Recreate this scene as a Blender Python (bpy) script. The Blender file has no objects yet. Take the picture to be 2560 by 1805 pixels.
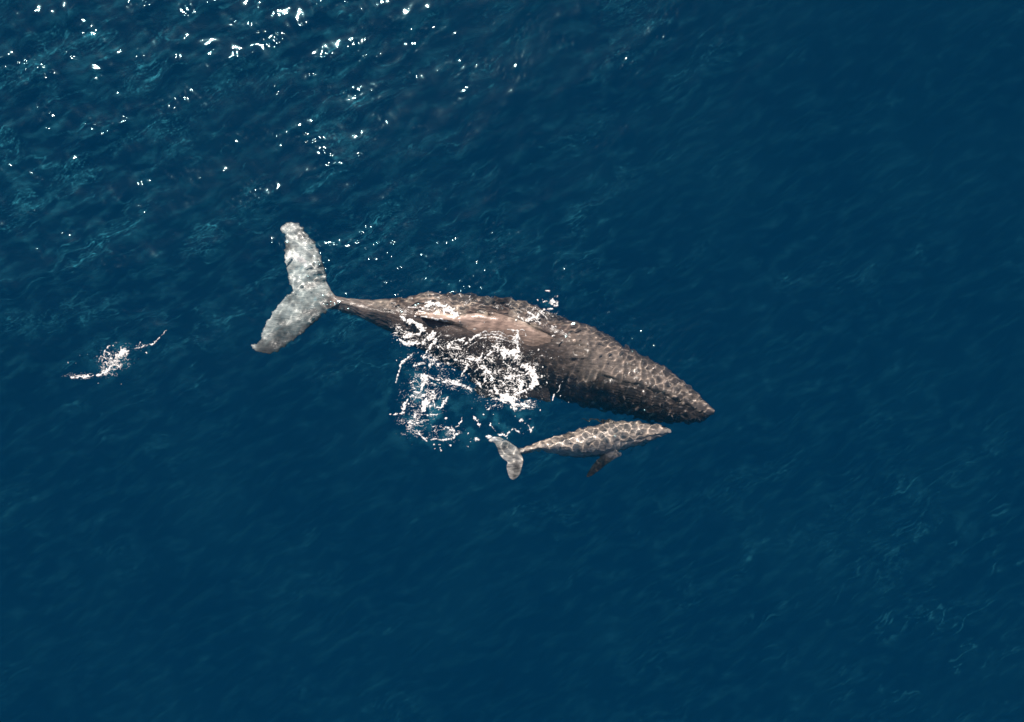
import bpy, math
import numpy as np
from mathutils import Vector
from mathutils.bvhtree import BVHTree

# ------------------------------------------------------------------ camera, sky, sun, exposure
sc = bpy.context.scene
S = 78.0                                  # photo pixels per metre of sea surface
CAM_H = 27.0
cd = bpy.data.cameras.new('camera')
cam = bpy.data.objects.new('camera', cd)
sc.collection.objects.link(cam)
sc.camera = cam
cam.location = (0, 0, CAM_H)              # drone looking straight down, top of frame = +Y
cd.sensor_width = 36
cd.lens = 36 * CAM_H / (2560 / S)
cd.clip_end = 3000

SUN_EL = math.radians(52)
SUN_AZ = math.radians(112)                # direction towards the sun, measured from +X
w = bpy.data.worlds.new('World')
sc.world = w
w.use_nodes = True
nt = w.node_tree
sky = nt.nodes.new('ShaderNodeTexSky')
sky.sky_type = 'NISHITA'
sky.sun_disc = False
sky.sun_elevation = SUN_EL
sky.sun_rotation = math.radians(90) - SUN_AZ
nt.links.new(sky.outputs[0], nt.nodes['Background'].inputs[0])
nt.nodes['Background'].inputs[1].default_value = 0.05
sl = bpy.data.lights.new('sun', 'SUN')
sl.energy = 5.0
sl.angle = math.radians(0.5)
sl.color = (1.0, 0.91, 0.82)
sl.cycles.is_caustics_light = True
so = bpy.data.objects.new('sun', sl)
sc.collection.objects.link(so)
sd = Vector((math.cos(SUN_EL) * math.cos(SUN_AZ), math.cos(SUN_EL) * math.sin(SUN_AZ), math.sin(SUN_EL)))
so.rotation_euler = sd.to_track_quat('Z', 'Y').to_euler()
so.location = sd * 60
sc.view_settings.view_transform = 'Standard'
sc.view_settings.look = 'None'
sc.view_settings.exposure = 0.40
sc.view_settings.gamma = 1.0
sc.cycles.use_denoising = True
sc.cycles.max_bounces = 10
sc.cycles.transparent_max_bounces = 16
sc.cycles.volume_bounces = 3

# ------------------------------------------------------------------ helpers
def W(u, v):
    """photo point -> metres on the sea surface"""
    return (np.asarray(u, float) - 1280) / S, (902.5 - np.asarray(v, float)) / S

def _hash(ix, iy, seed):
    h = (ix.astype(np.int64) * 374761393 + iy.astype(np.int64) * 668265263 + seed * 974634777) & 0xFFFFFFFF
    h = ((h ^ (h >> 13)) * 1274126177) & 0xFFFFFFFF
    h = (h ^ (h >> 16)) & 0xFFFFFFFF
    return h

def gnoise(x, y, seed=0):
    x = np.asarray(x, float); y = np.asarray(y, float)
    ix = np.floor(x); iy = np.floor(y)
    fx = x - ix; fy = y - iy
    def g(ox, oy):
        a = _hash(ix + ox, iy + oy, seed) / 4294967296.0 * 2 * math.pi
        return np.cos(a) * (fx - ox) + np.sin(a) * (fy - oy)
    ux = fx * fx * fx * (fx * (fx * 6 - 15) + 10)
    uy = fy * fy * fy * (fy * (fy * 6 - 15) + 10)
    a = g(0, 0) * (1 - ux) + g(1, 0) * ux
    b = g(0, 1) * (1 - ux) + g(1, 1) * ux
    return (a * (1 - uy) + b * uy) * 1.5

def fbm(x, y, oct=4, seed=0):
    r = 0; a = 1; f = 1; t = 0
    for i in range(oct):
        r = r + a * gnoise(x * f + i * 17.3, y * f - i * 9.1, seed + i)
        t += a * .6; a *= .5; f *= 2.03
    return r / t

def smooth(a, b, x):
    t = np.clip((x - a) / (b - a), 0, 1)
    return t * t * (3 - 2 * t)

def seg_d(px, py, pts):
    """distance to a polyline and fraction along it"""
    best = np.full(np.shape(px), 1e9); par = np.zeros(np.shape(px))
    n = len(pts) - 1
    for i in range(n):
        ax, ay = pts[i]; bx, by = pts[i + 1]
        dx, dy = bx - ax, by - ay
        t = np.clip(((px - ax) * dx + (py - ay) * dy) / (dx * dx + dy * dy + 1e-12), 0, 1)
        d = np.hypot(px - ax - t * dx, py - ay - t * dy)
        m = d < best
        best = np.where(m, d, best); par = np.where(m, (i + t) / n, par)
    return best, par

def blob(u, v, cu, cv, ru, rv, ang=0):
    a = math.radians(ang); c, s = math.cos(a), math.sin(a)
    du, dv = u - cu, v - cv
    return np.exp(-(((du * c + dv * s) / ru) ** 2 + ((-du * s + dv * c) / rv) ** 2))

def raw_mesh(name, co, quads, smoothed=True):
    me = bpy.data.meshes.new(name)
    co = np.asarray(co, np.float32); quads = np.asarray(quads, np.int32)
    me.vertices.add(len(co)); me.vertices.foreach_set('co', co.ravel())
    me.loops.add(quads.size); me.loops.foreach_set('vertex_index', quads.ravel())
    me.polygons.add(len(quads))
    me.polygons.foreach_set('loop_start', np.arange(len(quads), dtype=np.int32) * quads.shape[1])
    me.update(calc_edges=True)
    me.polygons.foreach_set('use_smooth', np.full(len(quads), smoothed))
    return me

def link(name, me, mat=None, parent=None, **props):
    o = bpy.data.objects.new(name, me)
    sc.collection.objects.link(o)
    if mat: me.materials.append(mat)
    if parent: o.parent = parent
    for k, v in props.items(): o[k] = v
    return o

def gridquads(n, m):
    i = np.arange(n * m).reshape(n, m)
    return np.stack([i[:-1, :-1], i[:-1, 1:], i[1:, 1:], i[1:, :-1]], -1).reshape(-1, 4)

def mat(name):
    m = bpy.data.materials.new(name); m.use_nodes = True
    m.node_tree.nodes.clear()
    return m, m.node_tree.nodes, m.node_tree.links

# ------------------------------------------------------------------ the sea surface
_rng = np.random.RandomState(7)
def _spec(n, l0, l1, slope, dir_deg, spread):
    out = []
    for i in range(n):
        lam = l0 * (l1 / l0) ** ((i + _rng.rand()) / n)
        k = 2 * math.pi / lam
        a = math.radians(dir_deg + spread * _rng.randn())
        out.append((k * math.cos(a), k * math.sin(a), slope * math.sqrt(2.0 / n) / k, _rng.rand() * 6.283))
    return out
SWELL = _spec(10, 3.0, 14, .028, 118, 28)
CHOP = _spec(34, .36, 2.2, .084, 118, 38)
RIP = _spec(44, .155, .36, .12, 100, 70)

def gust(x, y):
    """wind patches: rough towards the upper left, calm slick below and right of the whales"""
    u = x * S + 1280; v = 902.5 - y * S
    g = 1.15 * smooth(1150, 100, v + .30 * (u - 500)) * smooth(2200, 500, u)
    g = g * (1 - .5 * blob(u, v, 1240, 180, 240, 230)) + .35 * blob(u, v, 260, 130, 320, 150) + .3 * blob(u, v, 660, 90, 120, 60)
    g = g + .35 * blob(u, v, 2350, 1500, 380, 420, -50) + .22 * blob(u, v, 1850, 1600, 380, 170, -25)
    g = g + .75 * blob(u, v, 1120, 640, 420, 110, 4) + .55 * blob(u, v, 850, 830, 120, 120)
    g = g + .30 * blob(u, v, 560, 700, 350, 200)
    n = fbm(x * .16 + 3, y * .16 + 1, 3, 5)
    g = g * (1 + .45 * n) + .26 + .12 * n
    return np.clip(g, .1, 1.5)

def ripple_amp(x, y):
    u = x * S + 1280; v = 902.5 - y * S
    g = 1.6 * blob(u, v, 1560, 900, 330, 150, 25) + 1.5 * blob(u, v, 1480, 1096, 260, 50)
    g = g + 1.0 * blob(u, v, 1080, 730, 330, 60, 3) + 0.35 * blob(u, v, 720, 650, 110, 160)
    g = g + .35 * blob(u, v, 710, 840, 120, 70)
    g = g + .9 * blob(u, v, 1040, 640, 250, 60, 8) + .5 * blob(u, v, 1230, 620, 60, 60)
    return np.clip(g, 0, 1.55)

def water_z(x, y):
    shp = np.shape(x)
    x = np.ravel(x).astype(float); y = np.ravel(y).astype(float)
    far = np.exp(-(np.maximum(np.hypot(x, y) - 24, 0) / 30) ** 2)
    z = np.zeros_like(x)
    for kx, ky, a, p in SWELL: z += a * np.sin(kx * x + ky * y + p)
    g = gust(x, y) * far
    wx = x + .35 * gnoise(x * .35, y * .35, 21); wy = y + .35 * gnoise(x * .35 + 9, y * .35, 22)
    c = np.zeros_like(x)
    for kx, ky, a, p in CHOP: c += a * np.sin(kx * wx + ky * wy + p)
    c = c + 1.2 * np.abs(c) ** 1.0 * np.maximum(c, 0) / .06          # peaked crests
    r = np.zeros_like(x)
    for kx, ky, a, p in RIP: r += a * np.sin(kx * wx + ky * wy + p)
    # short crests break the ripples into groups
    grp = smooth(-.1, .7, fbm(x * .9, y * .9, 3, 31))
    z += c * g * .8
    z += r * (np.maximum(g * grp * 1.25, 0.04) + .95 * ripple_amp(x, y)) * far
    # water heaped and dented round the splash
    u = x * S + 1280; v = 902.5 - y * S
    z += .05 * blob(u, v, 1190, 960, 160, 110) * fbm(x * 1.6, y * 1.6, 3, 41)
    return z.reshape(shp)

def axis(lo, hi, flo, fhi, fine, mid):
    a = np.arange(flo, fhi, fine)
    b = np.arange(lo, flo - mid / 2, mid); c = np.arange(fhi + mid / 2, hi, mid)
    outp = hi + mid * np.cumsum(1.16 ** np.arange(1, 62))
    outn = lo - mid * np.cumsum(1.16 ** np.arange(1, 62))
    return np.concatenate([outn[::-1], b, a, c, outp])
ax = axis(-20, 20, -8.6, 7.0, .021, .036)
ay = axis(-14.5, 15, -4.2, 5.0, .021, .036)
GX, GY = np.meshgrid(ax, ay)
GZ = water_z(GX, GY)
n, m_ = GX.shape
co = np.stack([GX, GY, GZ], -1).reshape(-1, 3)
q = gridquads(n, m_)
sea_me = raw_mesh('sea', co, q)
# pale crest wisps: fine bubble trails plus sunlit-crest light painted as colour
bx, by = GX.ravel(), GY.ravel()
ca, sa = math.cos(math.radians(28)), math.sin(math.radians(28))
qx = bx * ca + by * sa; qy = -bx * sa + by * ca
qx = qx + .25 * fbm(bx * .8, by * .8, 3, 201); qy = qy + .16 * fbm(bx * .9 + 5, by * .9, 3, 202)
rdg = np.clip(1 - np.abs(fbm(qx * .45, qy * 1.9, 4, 203)) / .09, 0, 1)
rdg2 = np.clip(1 - np.abs(fbm(qx * 1.3, qy * 6.0, 4, 205)) / .16, 0, 1)
rdg3 = np.clip(1 - np.abs(fbm(qx * 2.6, qy * 9.5, 2, 206)) / .14, 0, 1)
gmask = smooth(.05, .75, fbm(qx * .4, qy * .8, 4, 207))
rdg = rdg * smooth(-.25, .5, fbm(qx * .7 + 9, qy * 1.2, 3, 215))
gg = np.clip(gust(bx, by) - .12, 0, 1.4)
bub_light = gg * (rdg ** 1.5 * .85 * (.35 + .65 * gmask) + rdg2 ** 1.5 * gmask * .36 + rdg3 ** 1.5 * (.12 + gmask) * .26) * (.45 + .75 * smooth(-.3, .5, fbm(bx * 5, by * 5, 2, 209)))
bu, bv = bx * S + 1280, 902.5 - by * S
near = np.exp(-(np.hypot(bx, by) / 26) ** 6)
fine_b = np.clip(fbm(qx * 1.1, qy * 3.2, 5, 213) + .10, 0, 1) * (.5 + .5 * np.clip(fbm(bx * 4, by * 7, 2, 217) + .6, 0, 1.5))
bub_light = bub_light + (.030 + .13 * gg) * fine_b * near + .015 * np.clip(fbm(bx * .25, by * .25, 3, 211) + .2, 0, 1) * near
lr = blob(bu, bv, 2400, 1500, 260, 420, 35) + .7 * blob(bu, bv, 1870, 1590, 260, 90, -20) + .5 * blob(bu, bv, 2080, 1120, 160, 60, -30)
wa = by * .8 - bx * .6; wb = bx * .8 + by * .6
bub_light = bub_light * (1 - .5 * np.clip(lr, 0, 1)) + lr * .22 * np.clip(1 - np.abs(fbm(wa * 1.6 + .3 * fbm(bx, by, 2, 221), wb * .35, 4, 219)) / .07, 0, 1) * smooth(0, .5, fbm(bx * .8, by * .8, 3, 223))
aer = .8 * blob(bu, bv, 1065, 1010, 85, 95) + .6 * blob(bu, bv, 1270, 1045, 80, 30) + .5 * blob(bu, bv, 290, 895, 60, 45) + .35 * blob(bu, bv, 1230, 1070, 120, 40)
aer = aer + .55 * blob(bu, bv, 1150, 716, 70, 12, 6) + .5 * blob(bu, bv, 1385, 745, 40, 40)
bub_light = bub_light + aer * .42 * smooth(-.15, .6, fbm(bx * 1.8, by * 1.8, 4, 225))


m, N, L = mat('sea_water')
out = N.new('ShaderNodeOutputMaterial')
refr = N.new('ShaderNodeBsdfRefraction'); refr.inputs['IOR'].default_value = 1.33; refr.inputs['Roughness'].default_value = 0
tr = N.new('ShaderNodeBsdfTransparent')
gl = N.new('ShaderNodeBsdfAnisotropic'); gl.inputs['Roughness'].default_value = .05; gl.inputs['Color'].default_value = (.55, .9, 1, 1)
fr = N.new('ShaderNodeFresnel'); fr.inputs[0].default_value = 1.33
bt = N.new('ShaderNodeTexNoise'); bt.inputs['Scale'].default_value = 22; bt.inputs['Detail'].default_value = 3
tc = N.new('ShaderNodeTexCoord')
bp = N.new('ShaderNodeBump'); bp.inputs['Strength'].default_value = .10; bp.inputs['Distance'].default_value = .02
L.new(tc.outputs['Object'], bt.inputs['Vector']); L.new(bt.outputs['Fac'], bp.inputs['Height'])
L.new(bp.outputs[0], gl.inputs['Normal'])
m1 = N.new('ShaderNodeMixShader'); m1.inputs[0].default_value = .12
m2 = N.new('ShaderNodeMixShader')
L.new(refr.outputs[0], m1.inputs[1]); L.new(tr.outputs[0], m1.inputs[2])
L.new(fr.outputs[0], m2.inputs[0]); L.new(m1.outputs[0], m2.inputs[1])
gl2 = N.new('ShaderNodeBsdfAnisotropic'); gl2.inputs['Roughness'].default_value = .15; gl2.inputs['Color'].default_value = (.45, .9, 1, 1)
mg = N.new('ShaderNodeMixShader'); mg.inputs[0].default_value = .14
L.new(gl.outputs[0], mg.inputs[1]); L.new(gl2.outputs[0], mg.inputs[2]); L.new(mg.outputs[0], m2.inputs[2])
# suspended matter makes the water itself faintly turbid, and wisps, part bubble and part painted crest light, pale it along the crests
td = N.new('ShaderNodeBsdfDiffuse'); td.inputs[0].default_value = (.0, .085, .16, 1)
bd = N.new('ShaderNodeBsdfDiffuse'); bd.inputs[0].default_value = (.05, .38, .50, 1)
m3 = N.new('ShaderNodeMixShader'); m3.inputs[0].default_value = .04
m4 = N.new('ShaderNodeMixShader')
ba = N.new('ShaderNodeAttribute'); ba.attribute_name = 'bubble_crest_light'
L.new(m1.outputs[0], m3.inputs[1]); L.new(td.outputs[0], m3.inputs[2])
L.new(ba.outputs['Fac'], m4.inputs[0]); L.new(m3.outputs[0], m4.inputs[1]); L.new(bd.outputs[0], m4.inputs[2])
L.new(m4.outputs[0], m2.inputs[1])
L.new(m2.outputs[0], out.inputs[0])
sea = link('sea', sea_me, m, kind='structure', label='deep blue rippled open sea seen from above')
sea.cycles.is_caustics_caster = True

fl = raw_mesh('water_colour_plane', [(-3000, -3000, -85), (3000, -3000, -85), (3000, 3000, -85), (-3000, 3000, -85)], [[0, 1, 2, 3]])  # added plane; its blue stands in for light scattered up by deep water
m, N, L = mat('deep_water_blue')
o_ = N.new('ShaderNodeOutputMaterial'); b_ = N.new('ShaderNodeBsdfDiffuse')
b_.inputs['Color'].default_value = (.0, .094, .225, 1)
L.new(b_.outputs[0], o_.inputs[0])
link('water_colour_plane', fl, m, kind='structure')

# ------------------------------------------------------------------ whales
def skin_material(name, seed, bump, lo=.45, hi=1.9):
    m, N, L = mat(name)
    out = N.new('ShaderNodeOutputMaterial'); b = N.new('ShaderNodeBsdfPrincipled')
    at = N.new('ShaderNodeAttribute'); at.attribute_name = 'skin'
    tc = N.new('ShaderNodeTexCoord')
    mp = N.new('ShaderNodeMapping'); mp.inputs['Rotation'].default_value = (0, 0, math.radians(22)); mp.inputs['Scale'].default_value = (1.6, 7, 7)
    mp.inputs['Location'].default_value = (seed, seed * 2, 0)
    L.new(tc.outputs['Object'], mp.inputs[0])
    n1 = N.new('ShaderNodeTexNoise'); n1.inputs['Scale'].default_value = 2.4; n1.inputs['Detail'].default_value = 8; n1.inputs['Roughness'].default_value = .65
    L.new(mp.outputs[0], n1.inputs['Vector'])
    cr = N.new('ShaderNodeValToRGB')
    cr.color_ramp.elements[0].position = .36; cr.color_ramp.elements[0].color = (lo, lo, lo, 1)
    cr.color_ramp.elements[1].position = .70; cr.color_ramp.elements[1].color = (hi, hi * .95, hi * .92, 1)
    L.new(n1.outputs['Fac'], cr.inputs[0])
    mx = N.new('ShaderNodeMix'); mx.data_type = 'RGBA'; mx.blend_type = 'MULTIPLY'; mx.inputs[0].default_value = 1
    L.new(at.outputs['Color'], mx.inputs[6]); L.new(cr.outputs[0], mx.inputs[7])
    L.new(mx.outputs[2], b.inputs['Base Color'])
    n2 = N.new('ShaderNodeTexNoise'); n2.inputs['Scale'].default_value = 9; n2.inputs['Detail'].default_value = 6
    L.new(tc.outputs['Object'], n2.inputs['Vector'])
    bp = N.new('ShaderNodeBump'); bp.inputs['Strength'].default_value = bump; bp.inputs['Distance'].default_value = .05
    L.new(n2.outputs['Fac'], bp.inputs['Height']); L.new(bp.outputs[0], b.inputs['Normal'])
    b.inputs['Roughness'].default_value = .24
    n3 = N.new('ShaderNodeTexNoise'); n3.inputs['Scale'].default_value = 34; n3.inputs['Detail'].default_value = 2
    L.new(tc.outputs['Object'], n3.inputs['Vector'])
    bq = N.new('ShaderNodeBump'); bq.inputs['Strength'].default_value = .45; bq.inputs['Distance'].default_value = .012
    L.new(n3.outputs['Fac'], bq.inputs['Height']); L.new(bp.outputs[0], bq.inputs['Normal']); L.new(bq.outputs[0], b.inputs['Normal'])
    b.inputs['Specular IOR Level'].default_value = .5
    L.new(b.outputs[0], out.inputs[0])
    return m

HLOW = .48
def loft(us, top, bot, rid, zt, D, hup=.5, qa=2.0, nseg=72):
    """cross-sections across the body at photo columns us; ridge off centre because the animal is rolled"""
    us = np.asarray(us, float)
    uu = np.linspace(us[0], us[-1], 170)
    def I(a): 
        v = np.interp(uu, us if not isinstance(a, dict) else list(a.keys()), a if not isinstance(a, dict) else list(a.values()))
        k = np.array([1, 2, 3, 2, 1.]); k /= k.sum()
        vp = np.pad(v, 2, mode='edge'); s = np.convolve(vp, k, 'valid'); s[0] = v[0]; s[-1] = v[-1]
        return s
    T, B, Rg, Zt, Dd, Q = I(top), I(bot), I(rid), I(zt), I(D), I(qa)
    th = np.linspace(0, 2 * math.pi, nseg, endpoint=False)
    verts = []
    for u, t, b, r, z, d, qq in zip(uu, T, B, Rg, Zt, Dd, Q):
        c = np.cos(th); s = np.sin(th)
        mid = (t + b) / 2
        v = np.where(c > 0, r + (t - r) * c, r - (b - r) * c)
        vlow = mid + (t - b) / 2 * c
        lowmix = smooth(0, -.5, s)
        v = v * (1 - lowmix) + vlow * lowmix
        up = np.maximum(1 - np.abs(c) ** qq, 0) ** .5
        hl = hup + HLOW
        ql = qq - .15
        upl = np.maximum(1 - np.abs(c) ** ql, 0) ** .72
        zlo = z - d * (hup * (1 + c) / 2 + hl * (1 - c) / 2)
        zhi = np.where(c > 0, z - hup * d * (1 - up), z - hl * d * (1 - upl))
        zz = np.where(s > 0, zhi, zlo - (zlo - (z - d)) * np.sqrt(np.maximum(1 - c * c, 0)))
        x, y = W(u, v)
        verts.append(np.stack([np.full(nseg, x), y, zz], -1))
    verts = np.array(verts)
    ns = len(verts)
    co = verts.reshape(-1, 3)
    i = np.arange(ns * nseg).reshape(ns, nseg)
    f = np.stack([i[:-1], np.roll(i[:-1], -1, 1), np.roll(i[1:], -1, 1), i[1:]], -1).reshape(-1, 4).tolist()
    f = [list(a) for a in f]
    f.append(list(i[0][::-1])); f.append(list(i[-1]))
    return co.tolist(), f

def plate(outline, zfun, thick, n=1):
    """closed slab from an outline (photo points), z from a function of the photo point"""
    pts = []
    for k in range(len(outline)):
        p0, p1, p2, p3 = [np.array(outline[(k + d) % len(outline)], float) for d in (-1, 0, 1, 2)]
        for t in (0, .33, .66):
            pts.append(.5 * (2 * p1 + (p2 - p0) * t + (2 * p0 - 5 * p1 + 4 * p2 - p3) * t * t + (3 * p1 - p0 - 3 * p2 + p3) * t ** 3))
    pts = np.array(pts)
    x, y = W(pts[:, 0], pts[:, 1])
    z = zfun(pts[:, 0], pts[:, 1])
    k = len(pts)
    co = np.concatenate([np.stack([x, y, z + thick / 2], -1), np.stack([x, y, z - thick / 2], -1)]).tolist()
    f = [list(range(k)), list(range(2 * k - 1, k - 1, -1))] + [[a, a + k, (a + 1) % k + k, (a + 1) % k] for a in range(k)]
    return co, f

def build_whale_mesh(name, pieces, voxel, displace, colour, material):
    co = []; fs = []
    for c, f in pieces:
        b = len(co); co += c; fs += [[a + b for a in q] for q in f]
    me = bpy.data.meshes.new('tmp'); me.from_pydata(co, [], fs); me.update()
    import bmesh
    bm = bmesh.new(); bm.from_mesh(me)
    bmesh.ops.recalc_face_normals(bm, faces=bm.faces); bm.to_mesh(me); bm.free()
    o = bpy.data.objects.new('tmp', me); sc.collection.objects.link(o)
    md = o.modifiers.new('r', 'REMESH'); md.mode = 'VOXEL'; md.voxel_size = voxel; md.adaptivity = 0
    sm = o.modifiers.new('s', 'SMOOTH'); sm.iterations = 5; sm.factor = .5
    dg = bpy.context.evaluated_depsgraph_get()
    ev = o.evaluated_get(dg)
    me2 = bpy.data.meshes.new_from_object(ev)
    bpy.data.objects.remove(o)
    nv = len(me2.vertices)
    c = np.empty(nv * 3, np.float32); me2.vertices.foreach_get('co', c); c = c.reshape(-1, 3).astype(float)
    nr = np.empty(nv * 3, np.float32); me2.vertices.foreach_get('normal', nr); nr = nr.reshape(-1, 3).astype(float)
    u = c[:, 0] * S + 1280; v = 902.5 - c[:, 1] * S
    d = displace(u, v, c, nr)
    c2 = c + nr * d[:, None]
    me2.vertices.foreach_set('co', c2.astype(np.float32).ravel())
    col = colour(u, v, c, nr)
    at = me2.color_attributes.new('skin', 'FLOAT_COLOR', 'POINT')
    at.data.foreach_set('color', np.concatenate([col, np.ones((nv, 1))], 1).astype(np.float32).ravel())
    me2.update()
    me2.polygons.foreach_set('use_smooth', np.ones(len(me2.polygons), bool))
    me2.name = name
    me2.materials.clear()
    return me2

def bvh_of(me):
    return BVHTree.FromPolygons([v.co[:] for v in me.vertices], [p.vertices[:] for p in me.polygons])

# --- mother
top = {745: 744, 800: 733, 817: 735, 836: 738, 863: 744, 900: 747, 928: 748, 965: 744, 1002: 740, 1046: 732, 1068: 728, 1096: 732, 1167: 729, 1213: 733, 1278: 740,
       1315: 748, 1361: 768, 1403: 784, 1450: 803, 1480: 812, 1511: 826, 1537: 836, 1559: 856, 1585: 872, 1613: 886, 1650: 905, 1678: 923,
       1706: 943, 1733: 965, 1752: 983, 1770: 1004, 1784: 1018, 1797: 1028}
bot = {745: 752, 800: 762, 821: 773, 854: 779, 891: 793, 919: 804, 943: 820, 975: 833, 1000: 850, 1036: 868, 1083: 900, 1120: 914, 1139: 928, 1167: 950, 1205: 966,
       1239: 982, 1300: 990, 1340: 993, 1387: 997, 1411: 1007, 1438: 1018, 1474: 1031, 1504: 1028, 1530: 1034, 1576: 1048, 1604: 1056, 1659: 1065, 1715: 1066, 1752: 1060,
       1780: 1050, 1797: 1036}
rid = {745: 748, 804: 742, 836: 752, 873: 762, 910: 771, 947: 778, 975: 784, 1002: 789, 1047: 789, 1095: 796, 1132: 799, 1200: 800, 1280: 808, 1350: 826,
       1400: 848, 1455: 875, 1550: 918, 1650: 962, 1720: 995, 1797: 1032}
zt = {745: -.34, 815: -.24, 870: -.15, 950: -.09, 1040: .0, 1130: .09, 1200: .13, 1300: .10, 1360: .04, 1420: -.10, 1455: -.14, 1520: -.28, 1650: -.38, 1740: -.44, 1797: -.60}
Dp = {745: .10, 815: .32, 900: .70, 1000: 1.35, 1150: 2.4, 1300: 2.75, 1450: 2.7, 1600: 2.1, 1700: 1.45, 1760: .85, 1797: .24}
qa = {745: 1.3, 900: 1.35, 1050: 1.5, 1200: 1.75, 1350: 2.0, 1500: 2.0, 1797: 2.0}
us = sorted(set(top) | set(bot))
L1 = loft([745, 1797], top, bot, rid, zt, Dp, .36, qa)
fluke = [(832, 735), (815, 703), (810, 673), (798, 639), (785, 611), (768, 590), (752, 570), (738, 556), (722, 549), (708, 558), (696, 562), (694, 574), (709, 584),
         (712, 600), (706, 621), (708, 648), (713, 678), (719, 705), (730, 729), (709, 743), (689, 765), (674, 788), (660, 811), (650, 838), (647, 852), (634, 860), (621, 863),
         (634, 877), (659, 886), (684, 880), (714, 861), (738, 844), (758, 827), (778, 809), (798, 787), (822, 771), (840, 763), (842, 752)]
def zf(u, v):
    s = (v - 745) / 150.0
    return -.26 - .08 * np.maximum(-s, 0) ** 1.3 + .03 * np.maximum(s, 0) - .05 * np.clip((790 - u) / 160, 0, 1)
L2 = plate(fluke, zf, .10)
# low hooked dorsal fin: vertical plate on the ridge, tip trailing towards the tail
def fin_solid(base_pts, tip, zb, h, wdt):
    co = []; f = []
    k = len(base_pts)
    prof = [(0, 0), (.2, .35), (.45, .75), (.62, 1.0), (.85, .55), (1, 0)]
    (u0, v0), (u1, v1) = base_pts
    du, dv = u1 - u0, v1 - v0; ln = math.hypot(du, dv); nu, nv = -dv / ln, du / ln
    ring = []
    for side in (-1, 1):
        for t, hh in prof + [(.5, -.5)]:
            wd = wdt * (1 - .8 * max(hh, 0)) * side
            uu = u1 + (u0 - u1) * t - tip * max(hh, 0) ** 1.5; vv = v1 + (v0 - v1) * t
            x, y = W(uu + nu * wd, vv + nv * wd + 3 * max(hh, 0))
            co.append((float(x), float(y), zb + h * hh))
    p = len(prof) + 1
    f.append(list(range(p))[::-1]); f.append(list(range(p, 2 * p)))
    for a in range(p): f.append([a, (a + 1) % p, (a + 1) % p + p, a + p])
    return co, f
L3 = fin_solid([(1050, 789), (1145, 802)], 14, .08, .26, 4)
# pectoral flippers, tucked down beside the chest under the water
def flipper(root0, root1, tip, z0, z1, thick, bend=0.0, nseg=9):
    (a0, b0), (a1, b1) = root0, root1
    cx, cy = (a0 + a1) / 2, (b0 + b1) / 2
    ln = math.hypot(tip[0] - cx, tip[1] - cy)
    nx, ny = -(tip[1] - cy) / ln, (tip[0] - cx) / ln
    hw = math.hypot(a1 - a0, b1 - b0) / 2
    co = []; f = []
    for i in range(nseg + 1):
        t = i / nseg
        w_ = hw * (1 - .15 * t) * math.sqrt(max(1 - t ** 3.2, .01)) * (1 + .10 * math.sin(t * 22))
        px = cx + (tip[0] - cx) * t + nx * bend * math.sin(t * math.pi)
        py = cy + (tip[1] - cy) * t + ny * bend * math.sin(t * math.pi)
        z = z0 + (z1 - z0) * t
        for k in range(10):
            a = k / 10 * 2 * math.pi
            x, y = W(px + nx * w_ * math.cos(a), py + ny * w_ * math.cos(a))
            co.append((float(x), float(y), z + thick / 2 * math.sin(a) * (1 - .6 * t)))
    for i in range(nseg):
        for k in range(10):
            f.append([i * 10 + k, i * 10 + (k + 1) % 10, (i + 1) * 10 + (k + 1) % 10, (i + 1) * 10 + k])
    f.append(list(range(10))[::-1]); f.append([nseg * 10 + k for k in range(10)])
    return co, f
L4 = flipper((1330, 950), (1420, 975), (1175, 985), -1.5, -2.1, .22, 10)
L5 = flipper((1330, 800), (1400, 830), (1170, 770), -1.7, -2.6, .22, -10)

_r = np.random.RandomState(3)
TUB = []
for row, (a, b) in enumerate([((1560, 925), (1775, 1025)), ((1580, 900), (1760, 1000)), ((1600, 945), (1770, 1038)), ((1545, 1000), (1760, 1050)), ((1620, 915), (1745, 985)), ((1600, 1020), (1750, 1056))]):
    k = 13 if row < 4 else 9
    for i in range(k):
        t = (i + .5 * _r.rand()) / k
        TUB.append((a[0] + (b[0] - a[0]) * t + _r.randn() * 5, a[1] + (b[1] - a[1]) * t + _r.randn() * 5, 3.0 + 1.8 * _r.rand()))
for i in range(26):
    TUB.append((1520 + 240 * _r.rand(), 0, 2.4 + 1.5 * _r.rand()))
    TUB[-1] = (TUB[-1][0], 870 + (TUB[-1][0] - 1520) * .62 + 100 * _r.rand(), TUB[-1][2])

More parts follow.
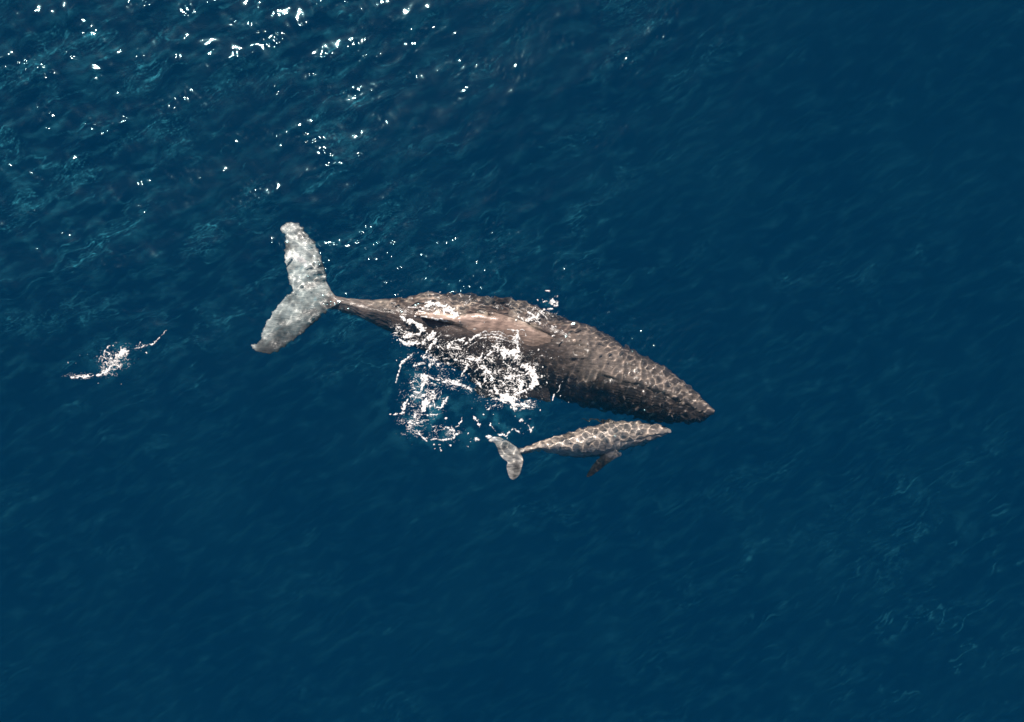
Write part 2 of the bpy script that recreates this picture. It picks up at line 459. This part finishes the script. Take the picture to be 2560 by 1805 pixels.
JAW = [(1500, 942), (1530, 950), (1560, 958), (1604, 967), (1631, 979), (1665, 990), (1715, 1012), (1765, 1038)]
def tub_field(u, v):
    f = np.zeros_like(u)
    for a, b, r in TUB:
        f = np.maximum(f, np.exp(-((u - a) ** 2 + (v - b) ** 2) / r ** 2))
    return f
def disp_m(u, v, c, nr):
    x, y = c[:, 0], c[:, 1]
    upf = smooth(-.1, .3, nr[:, 2])
    head = smooth(1430, 1560, u)
    fl = smooth(835, 800, u)
    d = .050 * fbm(x * 1.1, y * 1.5, 2, 51) * (1 - fl) + .004 * fbm(x * 6, y * 6, 2, 52) * (1 - fl) + .018 * fbm(x * 2.0, y * 2.0, 2, 58) * fl
    d += head * .012 * np.abs(fbm(x * 4, y * 4, 2, 53))
    dj, _ = seg_d(u, v, JAW)
    below = (v > np.interp(u, [p[0] for p in JAW], [p[1] for p in JAW]))
    jm = smooth(1485, 1520, u) * smooth(1795, 1740, u)
    d += upf * jm * (-.085 * (1 + .8 * fbm(x * 2.5, y * 2.5, 2, 57)) * np.exp(-(dj / 5.5) ** 2) + np.where(below, .05 * np.exp(-((dj - 22) / 16) ** 2), .035 * np.exp(-((dj - 14) / 10) ** 2)))
    d += .065 * tub_field(u, v) * upf
    # blowholes with the splash guard in front
    a, _ = seg_d(u, v, [(1442, 862), (1462, 868)]); b, _ = seg_d(u, v, [(1440, 878), (1460, 884)])
    d += -.06 * np.exp(-(a / 3.2) ** 2) - .06 * np.exp(-(b / 3.2) ** 2)
    g, _ = seg_d(u, v, [(1436, 853), (1466, 858), (1476, 874), (1464, 892), (1436, 890)])
    d += .07 * np.exp(-(g / 8) ** 2)
    # folds in the skin behind the head and along the back
    for pts, r, amp in [([(1436, 900), (1424, 940), (1415, 985)], 7, -.055), ([(1462, 895), (1452, 935), (1440, 985)], 6, -.035),
                        ([(1506, 925), (1500, 945), (1480, 990)], 6, -.03), ([(1145, 786), (1165, 777), (1200, 776), (1232, 786)], 6, -.13),
                        ([(1150, 798), (1200, 790), (1250, 798)], 12, .07),
                        ([(1328, 806), (1350, 822), (1378, 832)], 7, -.13), ([(1225, 782), (1275, 800), (1320, 812)], 5, -.05),
                        ([(1075, 800), (1110, 812), (1150, 822)], 9, -.07), ([(1296, 830), (1300, 870), (1296, 900)], 7, .03),
                        ([(1230, 850), (1270, 842), (1300, 850)], 8, .025), ([(1500, 930), (1490, 960), (1478, 1000)], 5, .03)]:
        dd, _ = seg_d(u, v, pts)
        d += upf * amp * np.exp(-(dd / r) ** 2)
    # throat grooves / long scratches on the lower jaw
    d += upf * smooth(1500, 1560, u) * np.where(below, 1, 0) * .010 * np.sin((v - .22 * u + 5 * gnoise(x * 1.2, y * 1.2, 8)) * .9)
    lv = np.interp(u, [1090, 1145, 1165, 1200, 1232, 1275, 1320, 1378, 1420], [792, 788, 778, 773, 782, 795, 810, 832, 850])
    d -= .20 * smooth(-2, 12, lv - v) * smooth(1090, 1150, u) * smooth(1430, 1370, u) * upf
    # scalloped fluke edge
    side = 1 - np.abs(nr[:, 2])
    d += fl * side * .09 * fbm(x * 6, y * 6, 3, 61)
    d += (1 - fl) * (1 - head) * upf * .012 * fbm((x * .9 - y * .4) * 3, (y + .35 * x) * 11, 3, 63)
    return d
def col_m(u, v, c, nr):
    x, y = c[:, 0], c[:, 1]
    base = np.array([.205, .162, .140])
    n1 = fbm(x * .8, y * .8, 4, 71)[:, None]
    col = base * (1 + .45 * n1)
    # browner saddle behind the head, greyer snout
    sad = (blob(u, v, 1220, 800, 190, 50, 8))[:, None]
    col = col * (1 - .0 * sad) + np.array([.03, .015, .012]) * sad + np.array([.13, .095, .082]) * (blob(u, v, 1190, 803, 95, 20, 5) * (1 + .5 * fbm(x * 3, y * 3, 3, 78)))[:, None]  # narrow blob paints the hump's pink wet sheen into the colour
    pale = (blob(u, v, 1060, 762, 110, 22, 5) * smooth(-.3, .5, fbm(x * 2, y * 2, 3, 77)))[:, None]
    col = col + np.array([.16, .13, .11]) * pale  # cream glare along the upper back, painted into the colour
    tail = smooth(1000, 860, u)[:, None]
    col = col * (1 - tail * .2) + np.array([.10, .09, .085]) * tail
    fl = smooth(842, 800, u)[:, None]
    cl = fbm(x * 1.5 + 4, y * 1.5, 4, 72)
    fn = fbm(x * 5, y * 5, 3, 73)
    p = np.clip(.70 + .75 * cl + .12 * fn, 0, 1)
    # dark leading edges, dark tip of the near lobe
    d1, _ = seg_d(u, v, [(659, 886), (714, 861), (758, 827), (798, 786), (822, 768)])
    d2, _ = seg_d(u, v, [(810, 673), (798, 639), (785, 611), (752, 570)])
    p = p * (1 - .95 * np.exp(-(d1 / 30) ** 2)) * (1 - .55 * np.exp(-(d2 / 10) ** 2))
    p = p * (1 - .6 * blob(u, v, 690, 850, 45, 22, -30)) * (1 - .5 * blob(u, v, 735, 660, 16, 12)) * (1 - .6 * blob(u, v, 765, 713, 50, 9, -20)) * (1 - .6 * blob(u, v, 700, 800, 30, 22, -40)) * (1 - .6 * blob(u, v, 757, 590, 22, 10, 30))
    p = p + .5 * blob(u, v, 742, 640, 26, 24)
    p = np.clip(p, 0, 1.3)[:, None]
    fc = np.array([.06, .06, .06]) * (1 - p) + np.array([.62, .70, .68]) * p
    col = col * (1 - fl) + fc * fl
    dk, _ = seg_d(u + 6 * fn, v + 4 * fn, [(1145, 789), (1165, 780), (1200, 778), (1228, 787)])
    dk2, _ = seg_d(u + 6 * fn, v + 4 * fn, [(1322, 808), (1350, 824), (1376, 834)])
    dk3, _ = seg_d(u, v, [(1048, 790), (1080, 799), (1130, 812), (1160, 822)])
    crease_shade = np.maximum(np.maximum(np.exp(-(dk / 5) ** 2), np.exp(-(dk2 / 7) ** 2)), .7 * np.exp(-(dk3 / 6) ** 2))[:, None]
    col = col * (1 - .8 * crease_shade)  # shade of the folds and beside the dorsal fin, painted into the skin
    # shaded lower flank and jaw, sunlit mottled upper flank, painted into the skin colour
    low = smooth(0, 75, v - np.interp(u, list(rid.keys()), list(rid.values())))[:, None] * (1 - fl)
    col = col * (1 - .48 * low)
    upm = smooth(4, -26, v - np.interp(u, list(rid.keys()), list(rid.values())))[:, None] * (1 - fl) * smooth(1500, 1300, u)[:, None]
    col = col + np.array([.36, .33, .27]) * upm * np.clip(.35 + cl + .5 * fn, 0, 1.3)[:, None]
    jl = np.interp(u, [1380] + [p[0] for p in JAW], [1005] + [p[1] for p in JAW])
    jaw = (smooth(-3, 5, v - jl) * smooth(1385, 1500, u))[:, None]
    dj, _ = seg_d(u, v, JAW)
    col = col * (1 - .55 * jaw) * (1 - .5 * np.exp(-(dj / 4) ** 2))[:, None]  # shade below the jaw line and in its groove, painted as colour
    col = col + np.array([.11, .098, .082]) * smooth(1400, 1490, u)[:, None] * (1 - jaw)
    # pale knob tops and white barnacle specks on the head
    t = tub_field(u, v)[:, None]
    col = col + np.array([.30, .25, .22]) * np.clip(t - .55, 0, 1) * 1.4
    spk = np.clip(gnoise(x * 11, y * 11, 81) - .50, 0, 1)[:, None] * smooth(1300, 1400, u)[:, None]
    col = col + np.array([.9, .8, .75]) * spk
    # pale scratches
    sc_ = np.clip(1 - np.abs(fbm((x * .5 + y * .25) * 2.2, (y - .2 * x) * 12, 2, 82)) * 9, 0, 1)[:, None] * smooth(.1, .5, fbm(x, y, 2, 83))[:, None]
    col = col + np.array([.06, .05, .05]) * sc_ * smooth(1350, 1480, u)[:, None]
    return np.clip(col, .012, .75)
mat_m = skin_material('wet_whale_skin', 1.0, .14, .62, 1.5)
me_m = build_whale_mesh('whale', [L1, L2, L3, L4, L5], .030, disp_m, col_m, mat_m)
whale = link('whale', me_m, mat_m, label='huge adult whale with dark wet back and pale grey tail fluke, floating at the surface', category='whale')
whale.cycles.is_caustics_receiver = True
BV = bvh_of(me_m)

# no pale wisps inside the animals themselves
def inside(tp, bt, pad):
    a = np.interp(bu, list(tp.keys()), list(tp.values())); b = np.interp(bu, list(bt.keys()), list(bt.values()))
    e = smooth(min(tp) + 40, min(tp) + 90, bu) * smooth(max(tp) + 2, max(tp) - 20, bu)
    return smooth(-pad, pad, bv - a) * smooth(-pad, pad, b - bv) * e
ins = inside(top, bot, 6)
bub_light = bub_light * (1 - .9 * ins)
fa = sea_me.attributes.new('bubble_crest_light', 'FLOAT', 'POINT')
fa.data.foreach_set('value', np.clip(bub_light * .42, 0, .8).astype(np.float32))

# --- calf
ctop = {1262: 1130, 1291: 1123, 1313: 1121, 1340: 1109, 1363: 1101, 1404: 1091, 1438: 1082, 1460: 1073, 1494: 1067, 1517: 1059, 1540: 1055, 1565: 1056, 1596: 1058, 1630: 1062, 1664: 1068, 1678: 1073, 1685: 1081}
cbot = {1262: 1140, 1291: 1143, 1309: 1139, 1336: 1133, 1359: 1134, 1404: 1143, 1449: 1150, 1494: 1151, 1528: 1146, 1567: 1135, 1608: 1121, 1642: 1105, 1673: 1090, 1685: 1083}
crid = {1262: 1134, 1291: 1133, 1309: 1131, 1336: 1122, 1363: 1119, 1399: 1117, 1422: 1116, 1454: 1113, 1500: 1104, 1550: 1095, 1600: 1087, 1650: 1081, 1685: 1082}
czt = {1262: -.42, 1300: -.36, 1350: -.32, 1420: -.28, 1500: -.31, 1560: -.35, 1620: -.40, 1670: -.52, 1685: -.56}
cD = {1262: .07, 1300: .26, 1350: .44, 1420: .72, 1500: .95, 1570: .92, 1620: .70, 1665: .35, 1685: .07}
cq = {1262: 1.4, 1400: 1.4, 1480: 1.7, 1560: 2, 1685: 2}
C1 = loft([1262, 1685], ctop, cbot, crid, czt, cD, .34, cq)
cf = [(1296, 1124), (1284, 1114), (1272, 1105), (1257, 1098), (1243, 1094), (1231, 1094), (1221, 1102), (1224, 1107), (1234, 1108), (1240, 1118), (1248, 1135), (1258, 1150), (1269, 1158),
      (1266, 1172), (1270, 1188), (1275, 1199), (1283, 1203), (1291, 1199), (1300, 1189), (1305, 1172), (1308, 1158), (1307, 1147), (1302, 1140)]
C2 = plate(cf, lambda u, v: -.38 + 0 * u - .10 * np.clip((v - 1140) / 60, 0, 1), .07)
C3 = flipper((1534, 1136), (1562, 1124), (1474, 1204), -.70, -1.25, .16, 3)
C4 = flipper((1540, 1061), (1536, 1055), (1456, 1052), -.9, -1.3, .10, 0)
C5 = fin_solid([(1402, 1117), (1432, 1114)], 6, -.35, .10, 2)
def disp_c(u, v, c, nr):
    x, y = c[:, 0], c[:, 1]
    d = .012 * fbm(x * 3, y * 3, 3, 91)
    dd, _ = seg_d(u, v, [(1560, 1112), (1600, 1103), (1640, 1094), (1675, 1086)])
    d += -.035 * np.exp(-(dd / 3) ** 2) * smooth(0, .3, nr[:, 2])
    d += .02 * np.clip(gnoise(x * 9, y * 9, 92) - .25, 0, 1) * smooth(1570, 1620, u)
    return d
def col_c(u, v, c, nr):
    x, y = c[:, 0], c[:, 1]
    col = np.array([.55, .47, .40]) * (1 + .35 * fbm(x * 2, y * 2, 3, 93))[:, None]
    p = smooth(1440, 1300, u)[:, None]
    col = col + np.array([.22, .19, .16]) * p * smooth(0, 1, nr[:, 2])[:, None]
    f = smooth(1318, 1296, u)[:, None]
    k = np.clip(.65 + .5 * fbm(x * 3, y * 3, 3, 94) - .55 * blob(u, v, 1290, 1180, 16, 22) - .4 * blob(u, v, 1262, 1122, 11, 9), 0, 1.2)[:, None]
    col = col * (1 - f) + (np.array([.09, .085, .08]) * (1 - k) + np.array([.74, .73, .68]) * k) * f
    ff = smooth(1140, 1150, v) * smooth(1470, 1500, u + v - 1140 + 20)
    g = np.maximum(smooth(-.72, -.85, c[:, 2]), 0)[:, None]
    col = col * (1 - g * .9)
    return np.clip(col, .02, .7)
mat_c = skin_material('calf_skin', 5.0, .2)
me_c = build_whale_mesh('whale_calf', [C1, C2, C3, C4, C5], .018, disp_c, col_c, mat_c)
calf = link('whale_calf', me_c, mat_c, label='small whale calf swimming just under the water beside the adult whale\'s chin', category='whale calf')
calf.cycles.is_caustics_receiver = True

# ------------------------------------------------------------------ white water: foam as lumpy sheets of froth
m, N, L = mat('sea_foam')
out = N.new('ShaderNodeOutputMaterial'); b = N.new('ShaderNodeBsdfPrincipled')
tc = N.new('ShaderNodeTexCoord'); nz = N.new('ShaderNodeTexNoise'); nz.inputs['Scale'].default_value = 30; nz.inputs['Detail'].default_value = 5
bp = N.new('ShaderNodeBump'); bp.inputs['Strength'].default_value = .5; bp.inputs['Distance'].default_value = .03
L.new(tc.outputs['Object'], nz.inputs['Vector']); L.new(nz.outputs['Fac'], bp.inputs['Height']); L.new(bp.outputs[0], b.inputs['Normal'])
b.inputs['Base Color'].default_value = (.92, .90, .88, 1); b.inputs['Roughness'].default_value = .35
ca_ = N.new('ShaderNodeAttribute'); ca_.attribute_name = 'cover'
tb = N.new('ShaderNodeBsdfTransparent'); mxf = N.new('ShaderNodeMixShader')
L.new(ca_.outputs['Fac'], mxf.inputs[0]); L.new(tb.outputs[0], mxf.inputs[1]); L.new(b.outputs[0], mxf.inputs[2])
L.new(mxf.outputs[0], out.inputs[0])
FOAM = m

def make_foam(name, u0, v0, u1, v1, strands, blobs, lace, specks, label, step=1.0, warp=5.0, seed=0, hgt=.05):
    """strands: (half width px, points); blobs: (u, v, ru, rv, ang, strength) of lace; specks: same for droplets"""
    uu = np.arange(u0, u1, step); vv = np.arange(v0, v1, step)
    U, V = np.meshgrid(uu, vv)
    x, y = W(U, V)
    wu = U + warp * fbm(x * 2.2, y * 2.2, 3, 100 + seed); wv = V + warp * fbm(x * 2.2 + 7, y * 2.2, 3, 103 + seed)
    wu2 = wu + 2.0 * gnoise(x * 9, y * 9, 107 + seed); wv2 = wv + 2.0 * gnoise(x * 9, y * 9 + 3, 108 + seed)
    F = np.full(U.shape, -1.0)
    thick = fbm(x * 5, y * 5, 3, 110 + seed); fine = fbm(x * 14, y * 14, 2, 113 + seed)
    brk = fbm(x * 3.4, y * 3.4, 3, 141 + seed)
    for hw, pts in strands:
        lo = np.min(pts, 0) - 4 * hw - 14; hi = np.max(pts, 0) + 4 * hw + 14
        mk = (U > lo[0]) & (U < hi[0]) & (V > lo[1]) & (V < hi[1])
        d, t = seg_d(wu2[mk], wv2[mk], pts)
        taper = .45 + .55 * np.sin(np.clip(t, 0, 1) * math.pi) ** .6
        f = 1 - d / (hw * taper * (1.0 + 1.1 * thick[mk]) + .01) + .9 * fine[mk] - .25 + .5 * brk[mk]
        f = np.clip(f, -1, 1); f = np.where(f > 0, f * max(.45, min(1, hw / 5)), f)
        F[mk] = np.maximum(F[mk], f)
    # curling lace: ridges of warped noise
    a1 = fbm(wu / 19.0 + 1.4 * gnoise(wu / 30, wv / 30, 120 + seed), wv / 13.0, 3, 121 + seed)
    ridge = 1 - np.abs(a1) / .12
    a2 = fbm(wu / 8.0, wv / 7.0, 2, 131 + seed)
    ridge2 = 1 - np.abs(a2) / .11
    M = np.zeros(U.shape)
    for (cu, cv, ru, rv, an, s) in lace: M = np.maximum(M, s * blob(U, V, cu, cv, ru, rv, an))
    F = np.maximum(F, np.maximum(ridge, ridge2 - .35) - 1 + np.minimum(M * (1.25 + .9 * brk), 1.3) - .42)
    for (cu, cv, ru, rv, an, s) in blobs:
        F = np.maximum(F, 1.5 * s * blob(U, V, cu, cv, ru, rv, an) * (1 + .6 * thick + .3 * brk) - 1.0 + .45 * fine)
    Sm = np.zeros(U.shape)
    for (cu, cv, ru, rv, an, s) in specks: Sm = np.maximum(Sm, s * blob(U, V, cu, cv, ru, rv, an))
    sx = wu2 + 3 * gnoise(U / 5.3, V / 4.7, 153 + seed); sy = wv2 + 3 * gnoise(U / 4.9 + 8, V / 5.9, 154 + seed)
    sp = gnoise((sx * .8 + sy * .6) / 7.5, (sy * .8 - sx * .6) / 5.2, 151 + seed) + .35 * gnoise(sx / 11, sy / 10, 152 + seed) + .3 * brk - .03
    F = np.maximum(F, (sp - (1.15 - .75 * Sm) - .5 * smooth(.25, .05, Sm)) * 3)
    F = np.minimum(F, 1.0)
    # trim the rectangle border
    F[0, :] = F[-1, :] = -1; F[:, 0] = F[:, -1] = -1
    keepv = F > -.30
    kq = keepv[:-1, :-1] | keepv[:-1, 1:] | keepv[1:, :-1] | keepv[1:, 1:]
    n_, m__ = U.shape
    q = gridquads(n_, m__)[kq.ravel()]
    used = np.unique(q)
    remap = np.full(n_ * m__, -1); remap[used] = np.arange(len(used))
    X = x.ravel()[used]; Y = y.ravel()[used]; Fv = F.ravel()[used]
    zs = water_z(X, Y)
    for k in range(len(X)):
        for bv in BVS:
            h = bv.ray_cast(Vector((X[k], Y[k], 3)), Vector((0, 0, -1)))
            if h[0] is not None and h[0].z > zs[k]: zs[k] = h[0].z
    lump = 1 + .6 * fbm(X * 9, Y * 9, 3, 161 + seed)
    zt_ = zs + .007 + hgt * np.clip(Fv, 0, 1) ** .7 * lump
    me = raw_mesh(name, np.stack([X, Y, zt_], -1), remap[q][:, ::-1])
    fn2 = fbm(X * 16, Y * 16, 3, 171 + seed)
    cov = np.clip((Fv + .20) * 1.55 + .42 * fn2, 0, 1)
    fa = me.attributes.new('cover', 'FLOAT', 'POINT'); fa.data.foreach_set('value', cov.astype(np.float32))
    o = link(name, me, FOAM, kind='stuff', label=label, category='foam')
    return o

BVS = [BV, bvh_of(me_c)]
make_foam('white_water', 975, 725, 1470, 1130,
    strands=[
        (7, [(1020, 800), (1048, 812), (1060, 824)]), (6, [(1040, 858), (1075, 842), (1090, 832)]), (5, [(1118, 870), (1135, 852), (1160, 842)]),
        (5, [(1200, 915), (1222, 930), (1236, 950)]), (4, [(1150, 905), (1175, 895), (1205, 900)]), (4, [(1290, 950), (1305, 962), (1300, 985)]), (6, [(1240, 1000), (1262, 992), (1290, 996)]), (3.5, [(1205, 880), (1190, 900), (1196, 915)]),
        (3.2, [(1103, 835), (1088, 857), (1066, 882), (1059, 899)]),
        (4.5, [(1000, 791), (1011, 804), (1037, 804), (1056, 820), (1046, 833), (1009, 841)]),
        (5.5, [(1071, 840), (1046, 857), (1020, 853)]), (5, [(997, 848), (1010, 857), (1030, 860)]),
        (2, [(1163, 857), (1195, 840), (1232, 835), (1269, 845)]), (1.6, [(1170, 866), (1200, 846), (1236, 842), (1280, 856)]),
        (1.6, [(1180, 845), (1215, 828), (1250, 830), (1285, 842)]), (1.6, [(1150, 862), (1175, 848), (1205, 836)]),
        (7, [(1232, 866), (1256, 872), (1281, 884), (1298, 876)]), (7, [(1298, 872), (1291, 850), (1293, 832)]), (2.5, [(1270, 822), (1293, 828), (1308, 822)]),
        (11, [(1250, 876), (1275, 884), (1290, 880)]),
        (8, [(1306, 914), (1328, 918), (1340, 938), (1333, 960), (1313, 978)]), (6, [(1313, 978), (1290, 985), (1275, 1000)]),
        (4, [(1236, 878), (1218, 888), (1210, 900)]), (3, [(1262, 905), (1290, 925), (1315, 932)]), (3, [(1265, 945), (1290, 942), (1322, 934)]),
        (6, [(1250, 985), (1281, 1003), (1286, 1030)]), (4, [(1286, 1005), (1306, 1010), (1335, 1022)]), (4, [(1240, 975), (1252, 990), (1265, 1008)]),
        (2, [(1232, 944), (1239, 973), (1250, 990)]), (2.5, [(1153, 944), (1162, 930), (1170, 914), (1165, 899)]),
        (2.3, [(1172, 936), (1192, 951), (1200, 968), (1214, 951), (1212, 926), (1197, 919), (1185, 925)]), (3.5, [(1196, 955), (1200, 970)]),
        (3, [(1306, 802), (1325, 797), (1343, 793), (1361, 774)]), (2.6, [(1315, 780), (1335, 792), (1350, 805)]), (2.2, [(1290, 790), (1312, 800), (1336, 800)]),
        (8, [(1062, 764), (1088, 757), (1104, 765)]), (9.0, [(1104, 763), (1120, 777), (1141, 791)]), (2.4, [(1020, 770), (1050, 768), (1085, 776)]), (1.8, [(1052, 790), (1090, 797), (1125, 804)]),  # the thick strands draw the back's white sheen as thin foam
        (1.8, [(1228, 1062), (1236, 1068), (1239, 1079)]), (2.3, [(1244, 1089), (1255, 1085), (1264, 1087), (1269, 1079), (1289, 1072), (1301, 1084)]),
        (2.6, [(1318, 1062), (1324, 1072), (1334, 1068)]), (1.2, [(1215, 1024), (1228, 1018), (1240, 1010)]),
        (1.0, [(1384, 1000), (1395, 975), (1402, 950)]), (3.0, [(1185, 1042), (1194, 1052), (1196, 1066)]),
    ],
    blobs=[(1303, 1051, 7, 5, 0, 1.2), (1192, 1099, 8, 6, 20, 1.2), (1383, 755, 15, 9, 20, 1.0), (1372, 727, 11, 4, 15, .9), (1392, 741, 7, 4, 0, .9), (1390, 764, 9, 4, 0, .85),
           (1348, 712, 4, 4, 0, 1), (1222, 1092, 8, 5, 0, 1.1), (1376, 772, 8, 3, 0, 1.1), (1140, 900, 6, 4, 0, .9), (1284, 880, 12, 8, 0, 1.3)],
    lace=[(1270, 960, 78, 55, 0, 1.05), (1300, 905, 60, 50, 0, .75), (1215, 900, 70, 30, 10, .8), (1010, 838, 45, 26, 30, .8), (1250, 850, 70, 22, 5, .85), (1110, 860, 60, 24, 20, .75), (1150, 890, 60, 26, 25, .8), (1060, 860, 50, 25, 10, .6), (1250, 1000, 30, 18, 0, 1.0),
          (1345, 785, 60, 18, 12, .9), (1180, 950, 45, 30, 0, .5), (1110, 840, 40, 30, 0, .5), (1070, 770, 50, 16, 5, .7), (1200, 758, 140, 16, 3, .55), (960, 758, 60, 10, 3, .5), (1330, 790, 70, 20, 25, .7), (1000, 775, 50, 14, 5, .6), (1310, 1010, 40, 18, 0, .9)],
    specks=[(1360, 900, 60, 75, 10, .60), (1270, 960, 100, 70, 0, .55), (1390, 830, 60, 34, 30, .75), (1180, 748, 130, 26, 5, .62), (1020, 745, 50, 14, 0, .6), (1120, 900, 80, 40, 0, .6), (1000, 830, 40, 25, 30, .55), (1300, 1070, 60, 40, 0, .5),
            (1200, 1090, 40, 30, 0, .4), (1250, 745, 130, 18, 6, .5), (1290, 850, 80, 50, 10, .66), (1200, 820, 80, 22, 5, .5), (1370, 750, 42, 36, 0, .8), (1400, 1005, 40, 30, 30, .45), (1230, 870, 120, 60, 0, .5)],
    label='bright churned white water and foam lace washing over the adult whale\'s flank', seed=1, hgt=.03)
make_foam('foam_patch', 960, 880, 1182, 1150,
    strands=[(2.4, [(1024, 890), (1007, 906), (997, 931), (988, 956)]), (7, [(1052, 950), (1062, 944), (1069, 940)]), (3, [(1059, 949), (1056, 965), (1046, 978)]),
             (4, [(1055, 985), (1063, 1000), (1066, 1010)]), (9, [(1060, 1006), (1067, 1012), (1058, 1024)]),
             (2.2, [(1061, 973), (1083, 988), (1082, 1006), (1088, 1022)]), (3.6, [(1086, 1020), (1108, 1018), (1110, 1006), (1120, 996)]),
             (2.4, [(1069, 943), (1085, 944), (1098, 950)]), (2.2, [(1100, 955), (1133, 958), (1165, 966), (1177, 978)]), (2.2, [(1120, 950), (1150, 958), (1178, 972)]),
             (3.2, [(1019, 998), (1006, 1016), (1007, 1034)]), (2.4, [(985, 1036), (996, 1030), (1007, 1035)]), (2, [(1041, 1077), (1054, 1089), (1069, 1106)]),
             (3, [(1054, 1086), (1066, 1104)]), (1.7, [(1072, 1100), (1090, 1097), (1108, 1099), (1135, 1094)]), (2.6, [(1136, 1096), (1134, 1078), (1128, 1066)]), (1.6, [(1134, 1090), (1148, 1084)]),
             (1.4, [(1138, 1067), (1146, 1056), (1153, 1047)]), (1.7, [(1111, 1069), (1120, 1069), (1130, 1074)]), (1.5, [(1030, 1028), (1060, 1034), (1095, 1036)]), (1.5, [(1020, 1060), (1045, 1058), (1070, 1052)]),
             (2, [(1038, 905), (1034, 915), (1044, 912)])],
    blobs=[(1060, 948, 10, 7, -20, 1.2), (1064, 1010, 12, 10, 0, 1.3), (1026, 1055, 6, 5, 0, 1.1), (1074, 913, 4, 7, 0, 1), (1115, 1046, 6, 3, -20, 1), (1052, 1077, 6, 4, 0, 1)],
    lace=[(1060, 985, 55, 65, 0, .85), (1035, 1055, 38, 44, 20, .8), (1120, 955, 64, 20, 12, .85), (1090, 905, 75, 26, 10, .8), (1110, 1080, 50, 26, 0, .6)],
    specks=[(1050, 960, 60, 80, 0, .68), (1030, 1060, 40, 50, 0, .72), (1080, 1110, 40, 30, 0, .5), (1172, 1110, 18, 45, 0, .75), (1130, 1080, 40, 40, 0, .4)],
    label='broken foam patch trailing on the sea below the adult whale\'s tail stock', seed=2, hgt=.025)
make_foam('foam_patch', 150, 790, 440, 965,
    strands=[(2, [(178, 944), (205, 943), (240, 936)]), (4, [(248, 938), (268, 930), (280, 915)]), (1.3, [(342, 874), (362, 866), (385, 858), (404, 842), (418, 826)]),
             (3, [(344, 872), (356, 868), (366, 862)]), (2, [(268, 868), (275, 862), (285, 864)]), (1.5, [(262, 876), (258, 890)])],
    blobs=[(306, 882, 22, 12, -20, .95), (286, 902, 20, 11, -40, .95), (262, 928, 14, 8, -40, .85), (270, 868, 6, 4, 0, 1.1), (248, 938, 9, 4, 0, 1.1), (180, 944, 7, 4, 0, 1)],
    lace=[(285, 900, 46, 30, -35, 1.25), (205, 940, 40, 9, 0, .8), (350, 868, 22, 9, -30, .7)],
    specks=[(285, 895, 45, 38, -30, .62), (195, 800, 20, 40, 0, .45), (180, 890, 70, 60, -30, .3)],
    label='isolated foam patch with a thin curved streak, far left of the whales', seed=3, hgt=.04)
